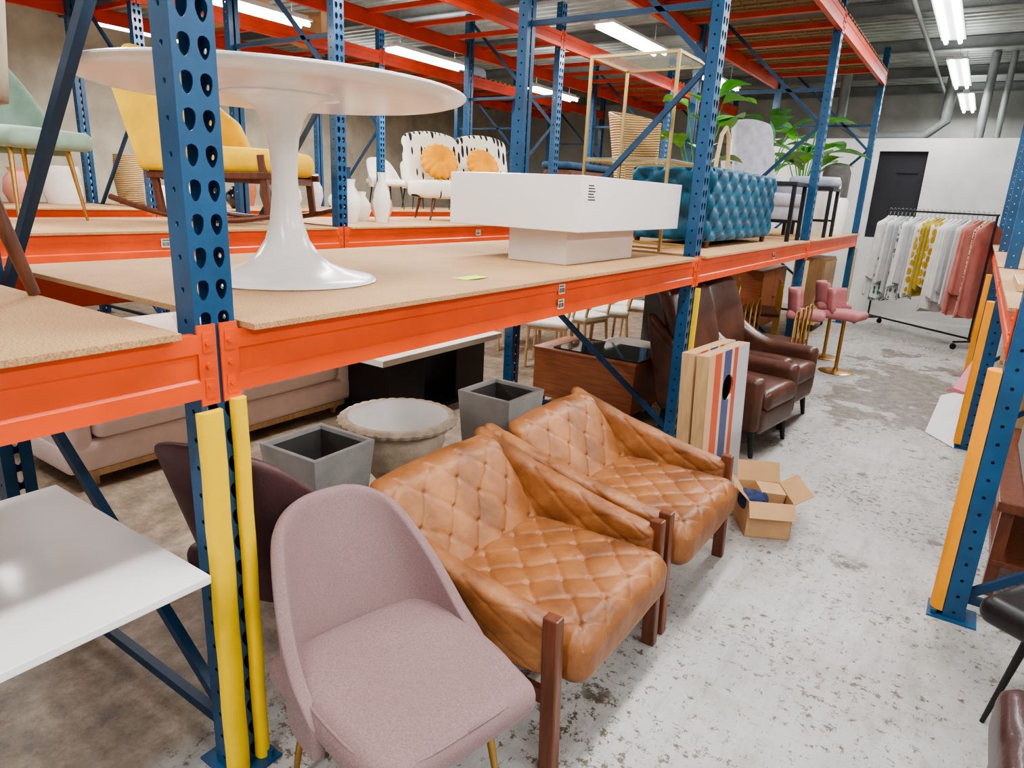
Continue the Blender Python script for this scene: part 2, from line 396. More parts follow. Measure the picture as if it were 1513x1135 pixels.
# ------------------------------------------------------------------ pallet racks
def holecells(mb,mp,s0,s1,z0,pitch,cnt,hw,hh,tear):
    for k in range(cnt):
        t0=z0+k*pitch;t1=t0+pitch;cs=(s0+s1)/2;ct=(t0+t1)/2;outer=[]
        cor=[(s0,t0),(s1,t0),(s1,t1),(s0,t1)]
        for i in range(4):
            a=cor[i];b2=cor[(i+1)%4]
            for j in range(4): outer.append((a[0]+(b2[0]-a[0])*j/4,a[1]+(b2[1]-a[1])*j/4))
        inner=[]
        for (s,t) in outer:
            an=math.atan2((t-ct)/(t1-t0),(s-cs)/(s1-s0))
            k2=(1+.3*math.sin(an)) if tear else 1
            inner.append((cs+hw*math.cos(an)*k2,ct+hh*math.sin(an)))
        n=len(outer)
        vs=[mp(s,t,0) for s,t in outer]+[mp(s,t,0) for s,t in inner]+[mp(s,t,.003) for s,t in inner]
        fs=[(i,(i+1)%n,n+(i+1)%n,n+i) for i in range(n)]+[(n+i,n+(i+1)%n,2*n+(i+1)%n,2*n+i) for i in range(n)]
        mb.add(vs,fs)
def postmesh(h=4.06,pitch=.080):
    cnt=int(h/pitch);mb=MB();hz=cnt*pitch;W=.055;D=.08
    f=lambda s,t,d:(-d,s,t)
    holecells(mb,f,-W+.006,-.001,.0,pitch,cnt,.0155,.026,True)
    holecells(mb,f,.001,W-.006,.0,pitch,cnt,.0155,.026,True)
    mb.add([(0,-W,0),(0,-W+.006,0),(0,-W+.006,hz),(0,-W,hz)],[(0,1,2,3)])
    mb.add([(0,W-.006,0),(0,W,0),(0,W,hz),(0,W-.006,hz)],[(0,1,2,3)])
    mb.add([(0,-.001,0),(0,.001,0),(0,.001,hz),(0,-.001,hz)],[(0,1,2,3)])
    g=lambda s,t,d:(s,-W+d,t)
    holecells(mb,g,-D,0,.0,pitch,cnt,.007,.007,False)
    g2=lambda s,t,d:(s,W-d,t)
    holecells(mb,g2,-D,0,.0,pitch,cnt,.007,.007,False)
    mb.box(-D,-D+.003,-W,-.01,0,hz).box(-D,-D+.003,.01,W,0,hz)
    me=bpy.data.meshes.new("upright_post");me.from_pydata([tuple(v) for v in mb.v],[],mb.f);me.materials.append(M['blue']);return me
PM=postmesh()
def footmesh():
    mb=MB().box(-.13,.06,-.08,.08,0,.008).cyl((.035,.055,.008),(.035,.055,.03),.012,n=6).cyl((.035,-.055,.008),(.035,-.055,.03),.012,n=6)
    me=bpy.data.meshes.new("foot_plate");me.from_pydata([tuple(v) for v in mb.v],[],mb.f);me.materials.append(M['blue']);return me
FM=footmesh()
BH=.167;BZ=1.205
def beammesh(L,mt):
    prof=[(0,0),(0,.045),(-.006,.052),(-.006,.112),(0,.119),(0,BH),(-.03,BH),(-.03,.14),(-.05,.14),(-.05,0)]
    mb=MB().loft([[(x,0,z) for x,z in prof],[(x,L,z) for x,z in prof]])
    me=bpy.data.meshes.new("beam");me.from_pydata([tuple(v) for v in mb.v],[],mb.f);me.materials.append(M[mt]);return me
def brkmesh(mt,sg):
    mb=MB()
    y0,y1=(0,-.05) if sg<0 else (0,.05)
    a,b2=min(y0,y1),max(y0,y1)
    mb.box(0,.006,a,b2,-.02,.19)
    mb.box(.006,.009,a+.012,b2-.012,0.0,.05).box(.006,.009,a+.012,b2-.012,.12,.17)
    for z in(.03,.085,.145): mb.cyl((.006,(a+b2)/2,z),(.014,(a+b2)/2,z),.008,n=8)
    me=bpy.data.meshes.new("beam_connector");me.from_pydata([tuple(v) for v in mb.v],[],mb.f);me.materials.append(M[mt]);return me
def link(name,me,parent,loc,rz=0):
    o=bpy.data.objects.new(name,me);COL.objects.link(o);o.parent=parent;o.location=loc
    if rz:o.rotation_euler=(0,0,rz)
    return o
BR={(m_,s_):brkmesh(m_,s_) for m_ in('orange','red') for s_ in(-1,1)}
def rack(x,depth,ys,label,flip=False,levels=((BZ,'orange'),),upper_from=0,upz=3.5,decks=()):
    """local frame: aisle face at x=0, rack extends to -depth ; y along"""
    r=T("pallet_rack",(x,ys[0],0),PI if flip else 0,label,"pallet rack","warehouse pallet racks")
    s=-1 if flip else 1
    yl=[ (y-ys[0])*s for y in ys]
    for k,y in enumerate(yl):
        f=E("upright_frame",r,(0,y,0))
        link("post",PM,f,(0,0,0));link("post",PM,f,(-depth,0,0),PI)
        link("foot_plate",FM,f,(0,0,0));link("foot_plate",FM,f,(-depth,0,0),PI)
        zz=[(0,.12),(1,1.15),(0,2.6),(1,3.9)]
        mb=MB()
        for a,b2 in zip(zz,zz[1:]):
            xa=-.07 if a[0]==0 else -depth+.07;xb=-.07 if b2[0]==0 else -depth+.07
            mb.bar((xa,0,a[1]),(xb,0,b2[1]),.03,.035)
        for z in(.1,2.95): mb.bar((-.07,0,z),(-depth+.07,0,z),.03,.035)
        obj(mb,"brace","bluedark",f)
    yy=sorted(yl)
    for k in range(len(yy)-1):
        L=yy[k+1]-yy[k]-.112
        lv=list(levels)
        if k>=upper_from: lv.append((upz,'red' if not flip else 'orange'))
        for z,mt in lv:
            me=beammesh(L,mt)
            b1=link("beam",me,r,(.008,yy[k]+.056,z))
            link("beam_connector",BR[(mt,-1)],b1,(-.006,0,0));link("beam_connector",BR[(mt,1)],b1,(-.006,L,0))
            b1=link("beam",me,r,(-depth-.008,yy[k+1]-.056,z),PI)
        if k>=upper_from:
            cb=MB();y=yy[k]+.3
            for i in range(5): cb.box(-depth,0,y+i*.72,y+i*.72+.05,upz+BH-.05,upz+BH)
            obj(cb,"cross_bar","red",r)
            if k in decks:
                mb=MB()
                y=yy[k]+.1
                while y<yy[k+1]-.15:
                    mb.box(-depth-.02,.02,y,y+.09,upz+BH,upz+BH+.02);y+=.15
                for i in range(10):
                    xx=-depth*i/9.5-.04;mb.box(xx-.006,xx,yy[k]+.1,yy[k+1]-.1,upz+BH-.006,upz+BH)
                obj(mb,"slatted_deck","decku",r)
    return r
Y1=[.975+3.587*k for k in range(-1,4)]
rack(-1.57,1.53,Y1,"blue and orange pallet rack with particle-board shelf beside the aisle",upper_from=2,upz=3.5,decks=(2,3))
Y2=[.62+3.6*k for k in range(0,5)]
rack(-4.7,1.5,Y2,"blue and orange pallet rack across the second aisle",levels=((1.2,'orange'),),upz=3.5,decks=(3,))
rack(-7.8,1.5,Y2,"blue pallet rack standing in the far bay of the warehouse",levels=((1.2,'orange'),),upz=3.5,decks=(2,))
YR=[3.36,6.1,8.9,11.7]
rr=rack(.183,1.3,YR[::-1],"blue and orange pallet rack on the opposite side of the aisle",flip=True,upper_from=9)
def board(x0,x1,y0,y1,z,label):
    o=obj(MB().box(x0,x1,y0,y1,z,z+.018),"shelf_board","board",bevel=.002)
    return tag(o,label,"shelf board","particle-board rack shelves")
LB="raw particle-board shelf laid on the orange beams"
board(-3.07,-1.525,-2.5,.86,1.373,LB)
board(-3.07,-1.515,1.05,4.44,1.373,LB)
for k in(1,2): board(-3.07,-1.53,Y1[k+1]+.08,Y1[k+2]-.08,1.373,LB)
for k in range(4):
    board(-6.19,-4.67,Y2[k]+.08,Y2[k+1]-.08,1.368,LB)
    board(-9.28,-7.77,Y2[k]+.08,Y2[k+1]-.08,1.368,LB)
for k in range(3): board(.15,1.45,YR[k]+.07,YR[k+1]-.07,1.373,LB)
def guard(x,y,z1,mt,w=.045,d=.035,label="yellow foam guard strapped along a rack upright",sg=1,z0=0.01):
    mb=MB();rings=[]
    nz=14
    for i in range(nz+1):
        z=z0+(z1-z0)*i/nz;wb=.0012*math.sin(i*1.7)
        ring=[(x,y-w/2+wb,z)]+[(x+sg*d*math.sin(PI*t/8)**.6,y-w/2*math.cos(PI*t/8)+wb,z) for t in range(1,8)]+[(x,y+w/2+wb,z)]
        rings.append(ring)
    return tag(obj(mb.loft(rings),"column_guard",mt,smooth=True,angle=60),label,"column guard","foam column guards")
guard(-1.566,.935,1.17,'yellow',.07,.03);guard(-1.566,1.018,1.19,'yellow',.042,.03)
guard(-1.566,Y1[2]+.04,1.17,'yellow',.03);guard(-1.566,Y1[3]+.03,1.17,'beigeg',.06,label="beige foam guard strapped along a rack upright");guard(-1.566,Y1[4]+.03,1.17,'beigeg',.06,label="beige foam guard strapped along a rack upright")
for y in YR: guard(.179,y-.0,1.14,'oyellow',.11,.05,"amber-yellow foam guard on the opposite rack upright",sg=-1,z0=.03)
def barcode(loc,rot,w,h,label="white barcode sticker stuck on the orange beam"):
    t=T("barcode_label",loc,rot,label,"label","barcode stickers on the beams")
    obj(MB().box(0,.0008,-w/2,w/2,-h/2,h/2),"paper","lab",t)
    mb=MB();y=-w*.42;random.seed(3)
    while y<w*.42:
        q=random.choice([.001,.0015,.0025]);mb.box(.0008,.0012,y,y+q,-h*.38,h*.1);y+=q+random.choice([.001,.002])
    y=-w*.4
    while y<w*.3: mb.box(.0008,.0012,y,y+w*.05,h*.2,h*.38);y+=w*.075
    obj(mb,"print","ink",t)
for z in(1.335,1.265): barcode((-1.56,2.72,z-.005),0,.055,.045)
barcode((-1.56,6.65,1.30),0,.07,.05)
for y in(2.6,2.75,6.2): barcode((-4.69,y,1.3),0,.09,.06)
# ------------------------------------------------------------------ tulip table
t=T("tulip_table",(-2.17,1.67,1.391),0,"round white pedestal dining table with flared base on the shelf","table")
obj(MB().lathe([(0,.0),(.325,0),(.33,.004),(.322,.012),(.28,.022),(.22,.036),(.16,.06),(.115,.095),(.08,.15),(.06,.22),(.05,.3),(.046,.38),(.049,.45),(.058,.52),(.074,.575),(.10,.615),(.145,.642),(.205,.65),(.205,.656),(0,.656)],48),"pedestal_base","white",t,smooth=True,angle=60)
obj(MB().lathe([(0,.656),(.56,.656),(.62,.659),(.655,.669),(.665,.677),(.665,.682),(.66,.686),(0,.686)],72),"table_top","white",t,smooth=True,angle=35)
# ------------------------------------------------------------------ coffee table
t=T("coffee_table",(0,0,0),0,"glossy off-white block coffee table with recessed base","table")
obj(MB().box(-2.52,-1.68,3.06,4.42,1.57,1.85),"table_top","gloss",t,bevel=.004)
obj(MB().box(-2.16,-1.79,3.14,3.97,1.392,1.57),"base","glossb",t,bevel=.003)
obj(MB().box(-1.68,-1.679,3.12,3.22,1.72,1.82),"sticker","lab",t)
mb=MB()
for i in range(6): mb.box(-1.679,-1.6785,3.13,3.13+.08*(1-.12*(i%3)),1.73+i*.014,1.736+i*.014)
obj(mb,"sticker_print","ink",t)
# ------------------------------------------------------------------ brass etagere
t=T("display_shelf",(-2.22,4.96,1.391),0,"slim brass open shelf frame with glass tiers","shelf")
hx,hy,hz=.33,.30,1.33
for sx in(-1,1):
    for sy in(-1,1): obj(MB().box(sx*hx-.01,sx*hx+.01,sy*hy-.01,sy*hy+.01,0,hz),"post","gold",t)
for nm,z in(("rail",.02),("rail",.62),("rail",hz-.01)):
    mb=MB()
    for sx in(-1,1): mb.box(sx*hx-.008,sx*hx+.008,-hy,hy,z-.008,z+.008)
    for sy in(-1,1): mb.box(-hx,hx,sy*hy-.008,sy*hy+.008,z-.008,z+.008)
    obj(mb,"rail","gold",t)
for z in(.632,hz+.002): obj(MB().box(-hx,hx,-hy,hy,z,z+.006),"glass_tier","glass",t)
# ------------------------------------------------------------------ teal ottoman
t=T("tufted_ottoman",(-2.12,6.30,1.391),0,"deep-buttoned teal velvet bench ottoman on small feet","ottoman")
obj(MB().cushion((.36,.97,.29),.05,70,tuft=[(0,1,14,6,.045),(1,-1,6,6,.045),(1,1,6,6,.03),(2,1,6,14,.02)],c=(0,0,.34),ex=.5,bw=7),"upholstered_body","teal",t,smooth=True,angle=180)
for sx in(-.3,.3):
    for sy in(-.85,.85): obj(MB().cyl((sx,sy,0),(sx,sy,.06),.02,.028),"foot","walnut",t,smooth=True)
# ------------------------------------------------------------------ dining chair (bucket style)
def dining_chair(loc,rz,mt,label,legm='brass',group=None,back=.84,arm=.44,span=100,nar=.06,pipe=False,th_=.032):
    t=T("dining_chair",loc,rz,label,"chair",group)
    ex=2.7
    def sh(i,j,off=0):
        u=-1+2*i;th=u*math.radians(span);v=j
        a=abs(math.degrees(th))
        k=max(0,min(1,(a-44)/(span-44)))
        k=(k*k*(3-2*k))*.5+k*.5
        top=back+.004-(back-arm)*k-.05*(a/44)**2*(1 if a<44 else (44/a)**2*(1-k))
        z=.35+(top-.35)*v
        hh=max(0,(z-.40)/.44)
        cx=abs(math.cos(th))**(2/ex)*(1 if math.cos(th)>0 else -1);sy=abs(math.sin(th))**(2/ex)*(1 if math.sin(th)>0 else -1)
        x=-cx*(.235+off)+.02-hh*.16*(1-k*.7)
        y=sy*(.268+off)*(1-nar*hh*(1-k))
        return (x,y,z)
    obj(MB().grid(sh,48,16),"backrest",mt,t,smooth=True,angle=180,solid=th_,sub=1)
    def wp(p):
        x,y,z=p;f=(x+.25)/.5
        return (x,y*(1.04-.09*(max(0,f)**3)),z+.012*(1-f)-.015*max(0,f-.7))
    obj(MB().cushion((.285,.268,.05),.045,30,puff=.15,warp=wp,c=(.065,0,.43)),"seat",mt,t,smooth=True,angle=180)
    if pipe:
        pts=[]
        for i in range(81):
            th=2*PI*i/80;c_,s_=math.cos(th),math.sin(th)
            x=abs(c_)**.42*(1 if c_>0 else -1)*.272;y=abs(s_)**.42*(1 if s_>0 else -1)*.255
            q=Vector(wp((x,y,.036)))+Vector((.065,0,.43));pts.append(q)
        obj(MB().tube(pts,.0045,8),"seat_piping",mt,t,smooth=True,angle=180)
    for sx,sy in((.2,.17),(.2,-.17),(-.17,.17),(-.17,-.17)):
        obj(MB().cyl((sx,sy,.39),(sx*1.25,sy*1.25,0),.015,.008,n=12),"leg",legm,t,smooth=True)
    return t
t=dining_chair((-1.14,1.17,0),math.radians(-13),'pink',"dusty-pink upholstered dining chair with slim legs in front of the rack",pipe=True,th_=.038,back=.85,nar=.12)
t=dining_chair((-1.90,1.42,0),math.radians(108),'plum',"dark plum leather dining chair turned away behind the rack upright",back=.97,arm=.5)
t.scale=(1.05,1.05,1.03)
# ------------------------------------------------------------------ leather lounge chairs
def lounge(loc,rz,label):
    t=T("lounge_chair",loc,rz,label,"armchair","tufted leather lounge chairs")
    def rum(p,a=.005,s=7):
        n_=noise.noise_vector(Vector(p)*s);return Vector(p)+n_*a
    def ws(p):
        x,y,z=p;f=(x+.32)/.64
        return rum((x,y,z+.03*f-.10*max(0,f-.8)**1.3))
    obj(MB().cushion((.325,.345,.10),.07,100,tuft=[(2,1,8,8,.014)],puff=.06,warp=ws,c=(.165,0,.35),line=.15,wob=.07),"seat_cushion","leather",t,smooth=True,angle=180)
    a=math.radians(40)
    def wb(p):
        x,y,z=p;zz=z+.22
        return rum((x-zz*math.sin(a)*.95, y, zz*math.cos(a)-.012*(y/.36)**2))
    obj(MB().cushion((.06,.36,.235),.05,96,tuft=[(0,1,8,5,.015)],puff=.08,warp=wb,c=(-.125,0,.385),line=.15,wob=.07),"backrest","leather",t,smooth=True,angle=180)
    for s in(-1,1):
        def wa(p,s=s):
            x,y,z=p;f=(x+.42)/.84;f=max(0,min(1,f))
            top=.735-.215*f-.02*math.sin(f*PI);bot=.25+.08*f
            k=(z+.2)/.4
            zz=bot+(top-bot)*k
            xx=x-.02-.09*k*(1-f)+.05*(1-k)*(1-f)
            yy=y*(1.0-.12*f)+s*(.362+.038*k*(1-f)+.014*k)
            return rum((xx,yy,zz),.006,6)
        obj(MB().cushion((.415,.05,.2),.047,84,tuft=[(1,s,5,8,.009),(1,-s,5,8,.009)],warp=wa,line=.15,wob=.06),"armrest","leather",t,smooth=True,angle=180)
        obj(MB().bar((.415,s*.396,0),(.395,s*.396,.55),.042,.055,up=(1,0,0)),"leg","legwood",t,bevel=.006)
        obj(MB().bar((-.40,s*.36,0),(-.36,s*.34,.30),.04,.05,up=(1,0,0)),"leg","legwood",t,bevel=.006)
        obj(MB().bar((-.36,s*.352,.22),(.40,s*.37,.24),.03,.05),"side_rail","legwood",t,bevel=.004)
    return t
lc=lounge((-1.22,1.915,0),0,"cognac tufted leather lounge chair standing beside the pink chair")
clone(lc,(-1.22,2.80,0),0,"cognac tufted leather lounge chair standing beside the cardboard box")
# ------------------------------------------------------------------ dark wing armchairs
def wingchair(loc,rz,mt,label,tuft=None,legm='black',group=None,name="wing_armchair",h=1.06):
    t=T(name,loc,rz,label,"armchair",group)
    obj(MB().cushion((.33,.25,.075),.05,24,puff=.2,c=(.12,0,.42)),"seat_cushion",mt,t,smooth=True,angle=180)
    obj(MB().cushion((.37,.29,.09),.03,16,c=(.06,0,.27)),"seat_base",mt,t,smooth=True,angle=180)
    def wb(p):
        x,y,z=p;k=(z+.37)/.74
        return (x-.20*k*k-.02,y*(1.0-.06*k*k*k),.32+(h-.32)*k-.04*(y/.3)**2*k)
    obj(MB().cushion((.065,.31,.37),.05,30,tuft=tuft,warp=wb,c=(-.2,0,0)),"backrest",mt,t,smooth=True,angle=180)
    for s in(-1,1):
        def wa(p,s=s):
            x,y,z=p;f=max(0,min(1,(x+.38)/.76));k=(z+.2)/.4
            top=.60+.36*max(0,(1-f*1.8))**1.6;bot=.2
            return (x-.16*(1-f)**2*k,y*(1+.35*k)+s*.305,bot+(top-bot)*k)
        obj(MB().cushion((.38,.05,.2),.045,30,warp=wa,c=(.04,0,0)),"armrest",mt,t,smooth=True,angle=180)
        for sx in(.36,-.3): obj(MB().cyl((sx,s*.27,.2),(sx*1.08,s*.28,0),.026,.015,n=10),"leg",legm,t,smooth=True)
    return t
wc=wingchair((-1.42,5.06,0),math.radians(-8),'brownleather',"dark brown leather armchair with curved high back beside the aisle",group="brown leather armchairs",h=1.16)
wc.scale=(1.05,1.07,1)
clone(wc,(-1.43,5.86,0),math.radians(-6))
# ------------------------------------------------------------------ white table under first bay
t=T("dining_table",(-1.93,0,0),0,"white rectangular dining table pushed under the rack","table")
W=.44
def rect(x,y0,y1,z): return [(-x,y0,z),(x,y0,z),(x,y1,z),(-x,y1,z)]
obj(MB().loft([rect(W-.09,-.93,.77,.675),rect(W,-1.0,.86,.728),rect(W,-1.0,.86,.75)]),"table_top","whitet",t,bevel=.002)
for sx in(-.3,.3):
    for sy in(-.85,-.2): obj(MB().bar((sx,sy,0),(sx,sy,.68),.05,.05),"leg","whitet",t,bevel=.004)
# ------------------------------------------------------------------ blush sofa
t=T("sofa",(-4.35,2.55,0),0,"blush upholstered two-cushion sofa on a low wooden plinth","sofa")
obj(MB().cushion((.42,1.05,.09),.03,30,c=(0,0,.19)),"sofa_base","blush",t,smooth=True,angle=180)
obj(MB().box(-.4,.4,-.97,.97,.06,.1),"plinth","lightwood",t)
for y in(-.45,.45): obj(MB().cushion((.32,.445,.085),.05,26,puff=.25,c=(.12,y,.37)),"seat_cushion","blush",t,smooth=True,angle=180)
for y in(-.45,.45): obj(MB().cushion((.09,.445,.2),.07,22,puff=.2,warp=lambda p:(p[0]-p[2]*.2,p[1],p[2]),c=(-.24,y,.62)),"back_cushion","blush",t,smooth=True,angle=180)
obj(MB().cushion((.07,1.05,.3),.05,24,c=(-.38,0,.5)),"backrest","blush",t,smooth=True,angle=180)
for s in(-1,1): obj(MB().cushion((.42,.075,.22),.06,22,c=(0,s*.97,.34)),"armrest","blush",t,smooth=True,angle=180)
for sx in(-.35,.35):
    for sy in(-.9,.9): obj(MB().box(sx-.02,sx+.02,sy-.02,sy+.02,0,.07),"leg","lightwood",t)
# ------------------------------------------------------------------ planters
def planter(loc,rz,w,h,label):
    t=T("square_planter",loc,rz,label,"planter","grey square planters")
    sq=lambda a,z:[(-a,-a,z),(a,-a,z),(a,a,z),(-a,a,z)]
    a=w/2
    obj(MB().loft([sq(a*.78,0),sq(a,h),sq(a-.025,h),sq(a-.03,h-.02),sq(a*.9-.03,h-.30)]),"pot","cement",t,bevel=.004)
    obj(MB().loft([sq(a-.029,h-.02),sq(a*.9-.028,h-.29),sq(a*.9-.034,h-.28),sq(a-.034,h-.02)],cap=False).box(-a*.86+.03,a*.86-.03,-a*.86+.03,a*.86-.03,h-.295,h-.275),"soil_liner","cementd",t)
    return t
planter((-2.56,2.10,0),.03,.40,.50,"square grey fibre-cement planter standing empty under the rack")
planter((-2.22,3.22,0),.0,.38,.60,"tall square grey cement planter with water tray inside")
t=T("garden_urn",(-2.56,2.68,0),0,"round stone garden urn with carved rim and white inside","urn")
t.scale=(1.14,1.14,.88)
def ur(i,j):
    th=2*PI*i
    prof=[(.13,0),(.14,.03),(.10,.08),(.12,.14),(.2,.26),(.235,.40),(.235,.47),(.25,.50),(.285,.52),(.295,.545),(.275,.565),(.25,.565)]
    k=j*(len(prof)-1);a=int(min(k,len(prof)-2));f=k-a
    r=prof[a][0]*(1-f)+prof[a+1][0]*f;z=prof[a][1]*(1-f)+prof[a+1][1]*f
    if z>.5 and r>.255: r+=.012*abs(math.sin(th*16))-.004
    return (r*math.cos(th),r*math.sin(th),z)
obj(MB().grid(ur,192,44,True),"urn_body","urn",t,smooth=True,angle=60)
obj(MB().grid(lambda i,j:(lambda p:(p[0]*math.cos(2*PI*i),p[0]*math.sin(2*PI*i),p[1]))([(.251,.565),(.245,.55),(.228,.46),(.205,.36),(.18,.28),(.12,.21),(.001,.20)][int(round(j*6))]),48,6,True),"liner","urnw",t,smooth=True,angle=180)
# ------------------------------------------------------------------ black-base table & desk & others
t=T("console_table",(-3.76,4.15,0),0,"white stone-topped table on two black block pedestals","table")
obj(MB().box(-.36,.36,-.75,.75,.48,.53),"table_top","cream",t,bevel=.004)
for y in(-.40,.40): obj(MB().box(-.28,.28,y-.2,y+.2,.03,.48),"pedestal","black",t,bevel=.005)
obj(MB().box(-.33,.33,-.7,.7,0,.03),"base_plate","black",t)
t=T("low_desk",(-2.46,4.98,0),0,"low walnut chest table with a dark glass top","table")
obj(MB().box(-.46,.46,-.28,.28,.10,.50),"body","deskwood",t,bevel=.006)
obj(MB().box(-.47,.47,-.29,.29,.50,.52),"top_panel","deskwood",t,bevel=.003)
obj(MB().box(-.30,.47,-.24,.29,.522,.532),"glass_top","glassd",t)
for sx in(-.4,.4):
    for sy in(-.22,.22): obj(MB().box(sx-.02,sx+.02,sy-.02,sy+.02,0,.1),"leg","black",t)
tag(obj(MB().cushion((.33,.33,.2),.15,18,puff=.15,c=(-2.6,5.85,.21)),"pouf","boucle",smooth=True,angle=180),"rounded white boucle pouf behind the brown armchairs","pouf")
# ------------------------------------------------------------------ game boards
def gboard(loc,rz,tilt,label):
    t=T("bag_toss_board",loc,(0,tilt,rz),label,"game board","bag toss boards")
    W=.3;H=.93
    mb2=MB()
    outer=[];hole=[]
    per=[(-W,.0),(W,.0),(W,H),(-W,H)]
    cx,cz=0,.70
    for i in range(4):
        a=per[i];b2=per[(i+1)%4]
        for j in range(8): outer.append((a[0]+(b2[0]-a[0])*j/8,a[1]+(b2[1]-a[1])*j/8))
    for s_,z_ in outer:
        an=math.atan2(z_-cz,s_-cx);hole.append((cx+.08*math.cos(an),cz+.08*math.sin(an)))
    n=len(outer)
    mb2.add([(0,s_,z_) for s_,z_ in outer]+[(0,s_,z_) for s_,z_ in hole]+[(-.012,s_,z_) for s_,z_ in hole],
            [(i,(i+1)%n,n+(i+1)%n,n+i) for i in range(n)]+[(n+i,n+(i+1)%n,2*n+(i+1)%n,2*n+i) for i in range(n)])
    obj(mb2,"board_face","stripe",t)
    f=MB().box(-.075,-.001,-W,-W+.02,0,H).box(-.075,-.001,W-.02,W,0,H).box(-.075,-.001,-W+.02,W-.02,0,.02).box(-.075,-.001,-W+.02,W-.02,H-.02,H)
    obj(f,"frame","lightwood",t)
    obj(MB().box(-.075,-.072,-W+.02,W-.02,.02,H-.02),"backing","cementd",t)
    return t
g=gboard((-1.03,3.90,0),math.radians(-5),-.05,"wooden bag toss board with orange, blue and grey stripes leaning upright")
g2=clone(g,(-1.12,3.91,0));g2["label"]="second wooden bag toss board stacked behind the striped one"
# ------------------------------------------------------------------ cardboard box
def openbox(loc,rz,a,b_,h,label):
    t=T("cardboard_box",loc,rz,label,"box");tk=.004
    mb=MB().box(-a,a,-b_,b_,0,tk).box(-a,-a+tk,-b_,b_,0,h).box(a-tk,a,-b_,b_,0,h).box(-a,a,-b_,-b_+tk,0,h).box(-a,a,b_-tk,b_,0,h)
    obj(mb,"carton","card",t)
    for nm,p0,p1,dirv in(("flap",(-a,-b_,h),(-a,b_,h),(-.07,0,.07)),("flap",(a,-b_,h),(a,b_,h),(.09,0,.06)),("flap",(-a,-b_,h),(a,-b_,h),(0,-.06,-.07)),("flap",(-a,b_,h),(a,b_,h),(0,.06,.10))):
        p0=Vector(p0);p1=Vector(p1);d=Vector(dirv)
        obj(MB().add([p0,p1,p1+d,p0+d],[(0,1,2,3)]),nm,"card",t,solid=.004)
    return t
openbox((-.72,3.68,0),math.radians(28),.12,.15,.21,"small open cardboard box with flaps folded out")
tag(obj(MB().box(-.05,.09,-.02,.1,0,.2),"small_carton","card",loc=(-.73,3.70,.02),rot=(.15,.1,.6),bevel=.002),"smaller cardboard carton sitting inside the open box","box")
def crump(p): 
    n_=noise.noise_vector(Vector(p)*22);return (p[0]+n_[0]*.02,p[1]+n_[1]*.02,p[2]+n_[2]*.02)
tag(obj(MB().cushion((.07,.06,.04),.03,20,c=(-.76,3.60,.18),warp=crump),"blue_cloth","bluecl",smooth=True,angle=180),"crumpled blue cloth lying in the cardboard box","cloth")
tag(obj(MB().grid(lambda i,j:(-1.80+.07*j+.02*math.sin(i*3),2.21+.16*i,1.3925+.004*math.sin(i*PI)),6,3),"sticky_note","lime",solid=.001),"lime-green paper note lying on the particle board","note")
# ------------------------------------------------------------------ ribbed chair on first shelf
t=T("accent_chair",(-2.55,.51,1.391),math.radians(188),"beige ribbed accent chair with splayed walnut legs","chair")
t.scale=(1,1,1.3)
def rb(i,j):
    th=(-1+2*i)*math.radians(125);r=.38+.04*j+.008*abs(math.sin(th*30));z=.42+(.55-.1*abs(math.sin(th*.5)))*j
    return (-r*math.cos(th)+.0-.04*j,r*math.sin(th),z)
obj(MB().grid(rb,150,10),"backrest","rib",t,smooth=True,angle=180,solid=.06)
obj(MB().cushion((.33,.31,.07),.06,20,puff=.2,c=(.03,0,.45)),"seat","rib",t,smooth=True,angle=180)
for sx,sy in((.24,.2),(.24,-.2),(-.22,.2),(-.22,-.2)): obj(MB().cyl((sx,sy,.40),(sx*1.4,sy*1.5,0),.028,.016,n=14),"leg","walnut",t,smooth=True)
# ------------------------------------------------------------------ row 2: rocking chair
Z2=1.387
t=T("rocking_chair",(-5.45,3.6,Z2),math.radians(25),"yellow velvet high-back rocking chair with dark wood frame","chair")
t.scale=(1.18,1.2,1.12)
def wb(p):
    x,y,z=p;k=(z+.42)/.84
    return (x-.22*k,y*(1-.25*k*k)*(1),.34+.88*k)
obj(MB().cushion((.07,.36,.42),.06,26,puff=.2,warp=wb,c=(-.29,0,0)),"backrest","ystuff",t,smooth=True,angle=180)
obj(MB().cushion((.42,.34,.09),.07,24,puff=.2,c=(.12,0,.45)),"seat","ystuff",t,smooth=True,angle=180)
for s in(-1,1):
    def ww(p,s=s):
        x,y,z=p;k=(z+.3)/.6;f=(x+.25)/.5
        return (x-.2*k,y+s*(.36+.02*k),.36+ (.40+.38*(1-f))*k)
    obj(MB().cushion((.25,.035,.3),.03,18,warp=ww,c=(-.16,0,0)),"side_wing","ystuff",t,smooth=True,angle=180)
    obj(MB().tube([(-.70,s*.33,.16)]+[(-.6+1.3*i/12,s*.33,.03+.10*(2*i/12-1)**2) for i in range(13)],.022),"rocker","walnut",t,smooth=True)
    obj(MB().bar((.50,s*.33,.06),(.46,s*.33,.50),.035,.05),"front_post","walnut",t,bevel=.006)
    obj(MB().bar((-.3,s*.33,.05),(-.36,s*.33,.50),.035,.05),"rear_post","walnut",t,bevel=.006)
    obj(MB().bar((-.38,s*.35,.33),(.55,s*.35,.36),.03,.05),"side_rail","walnut",t,bevel=.008)
obj(MB().box(-.3,.5,-.32,.32,.3,.35),"seat_frame","walnut",t,bevel=.005)
t=dining_chair((-6.0,2.24,Z2),math.radians(15),'sage',"sage-green velvet chair with tall gold legs",back=.98,nar=.2);t.scale=(1.25,1.25,1.35)
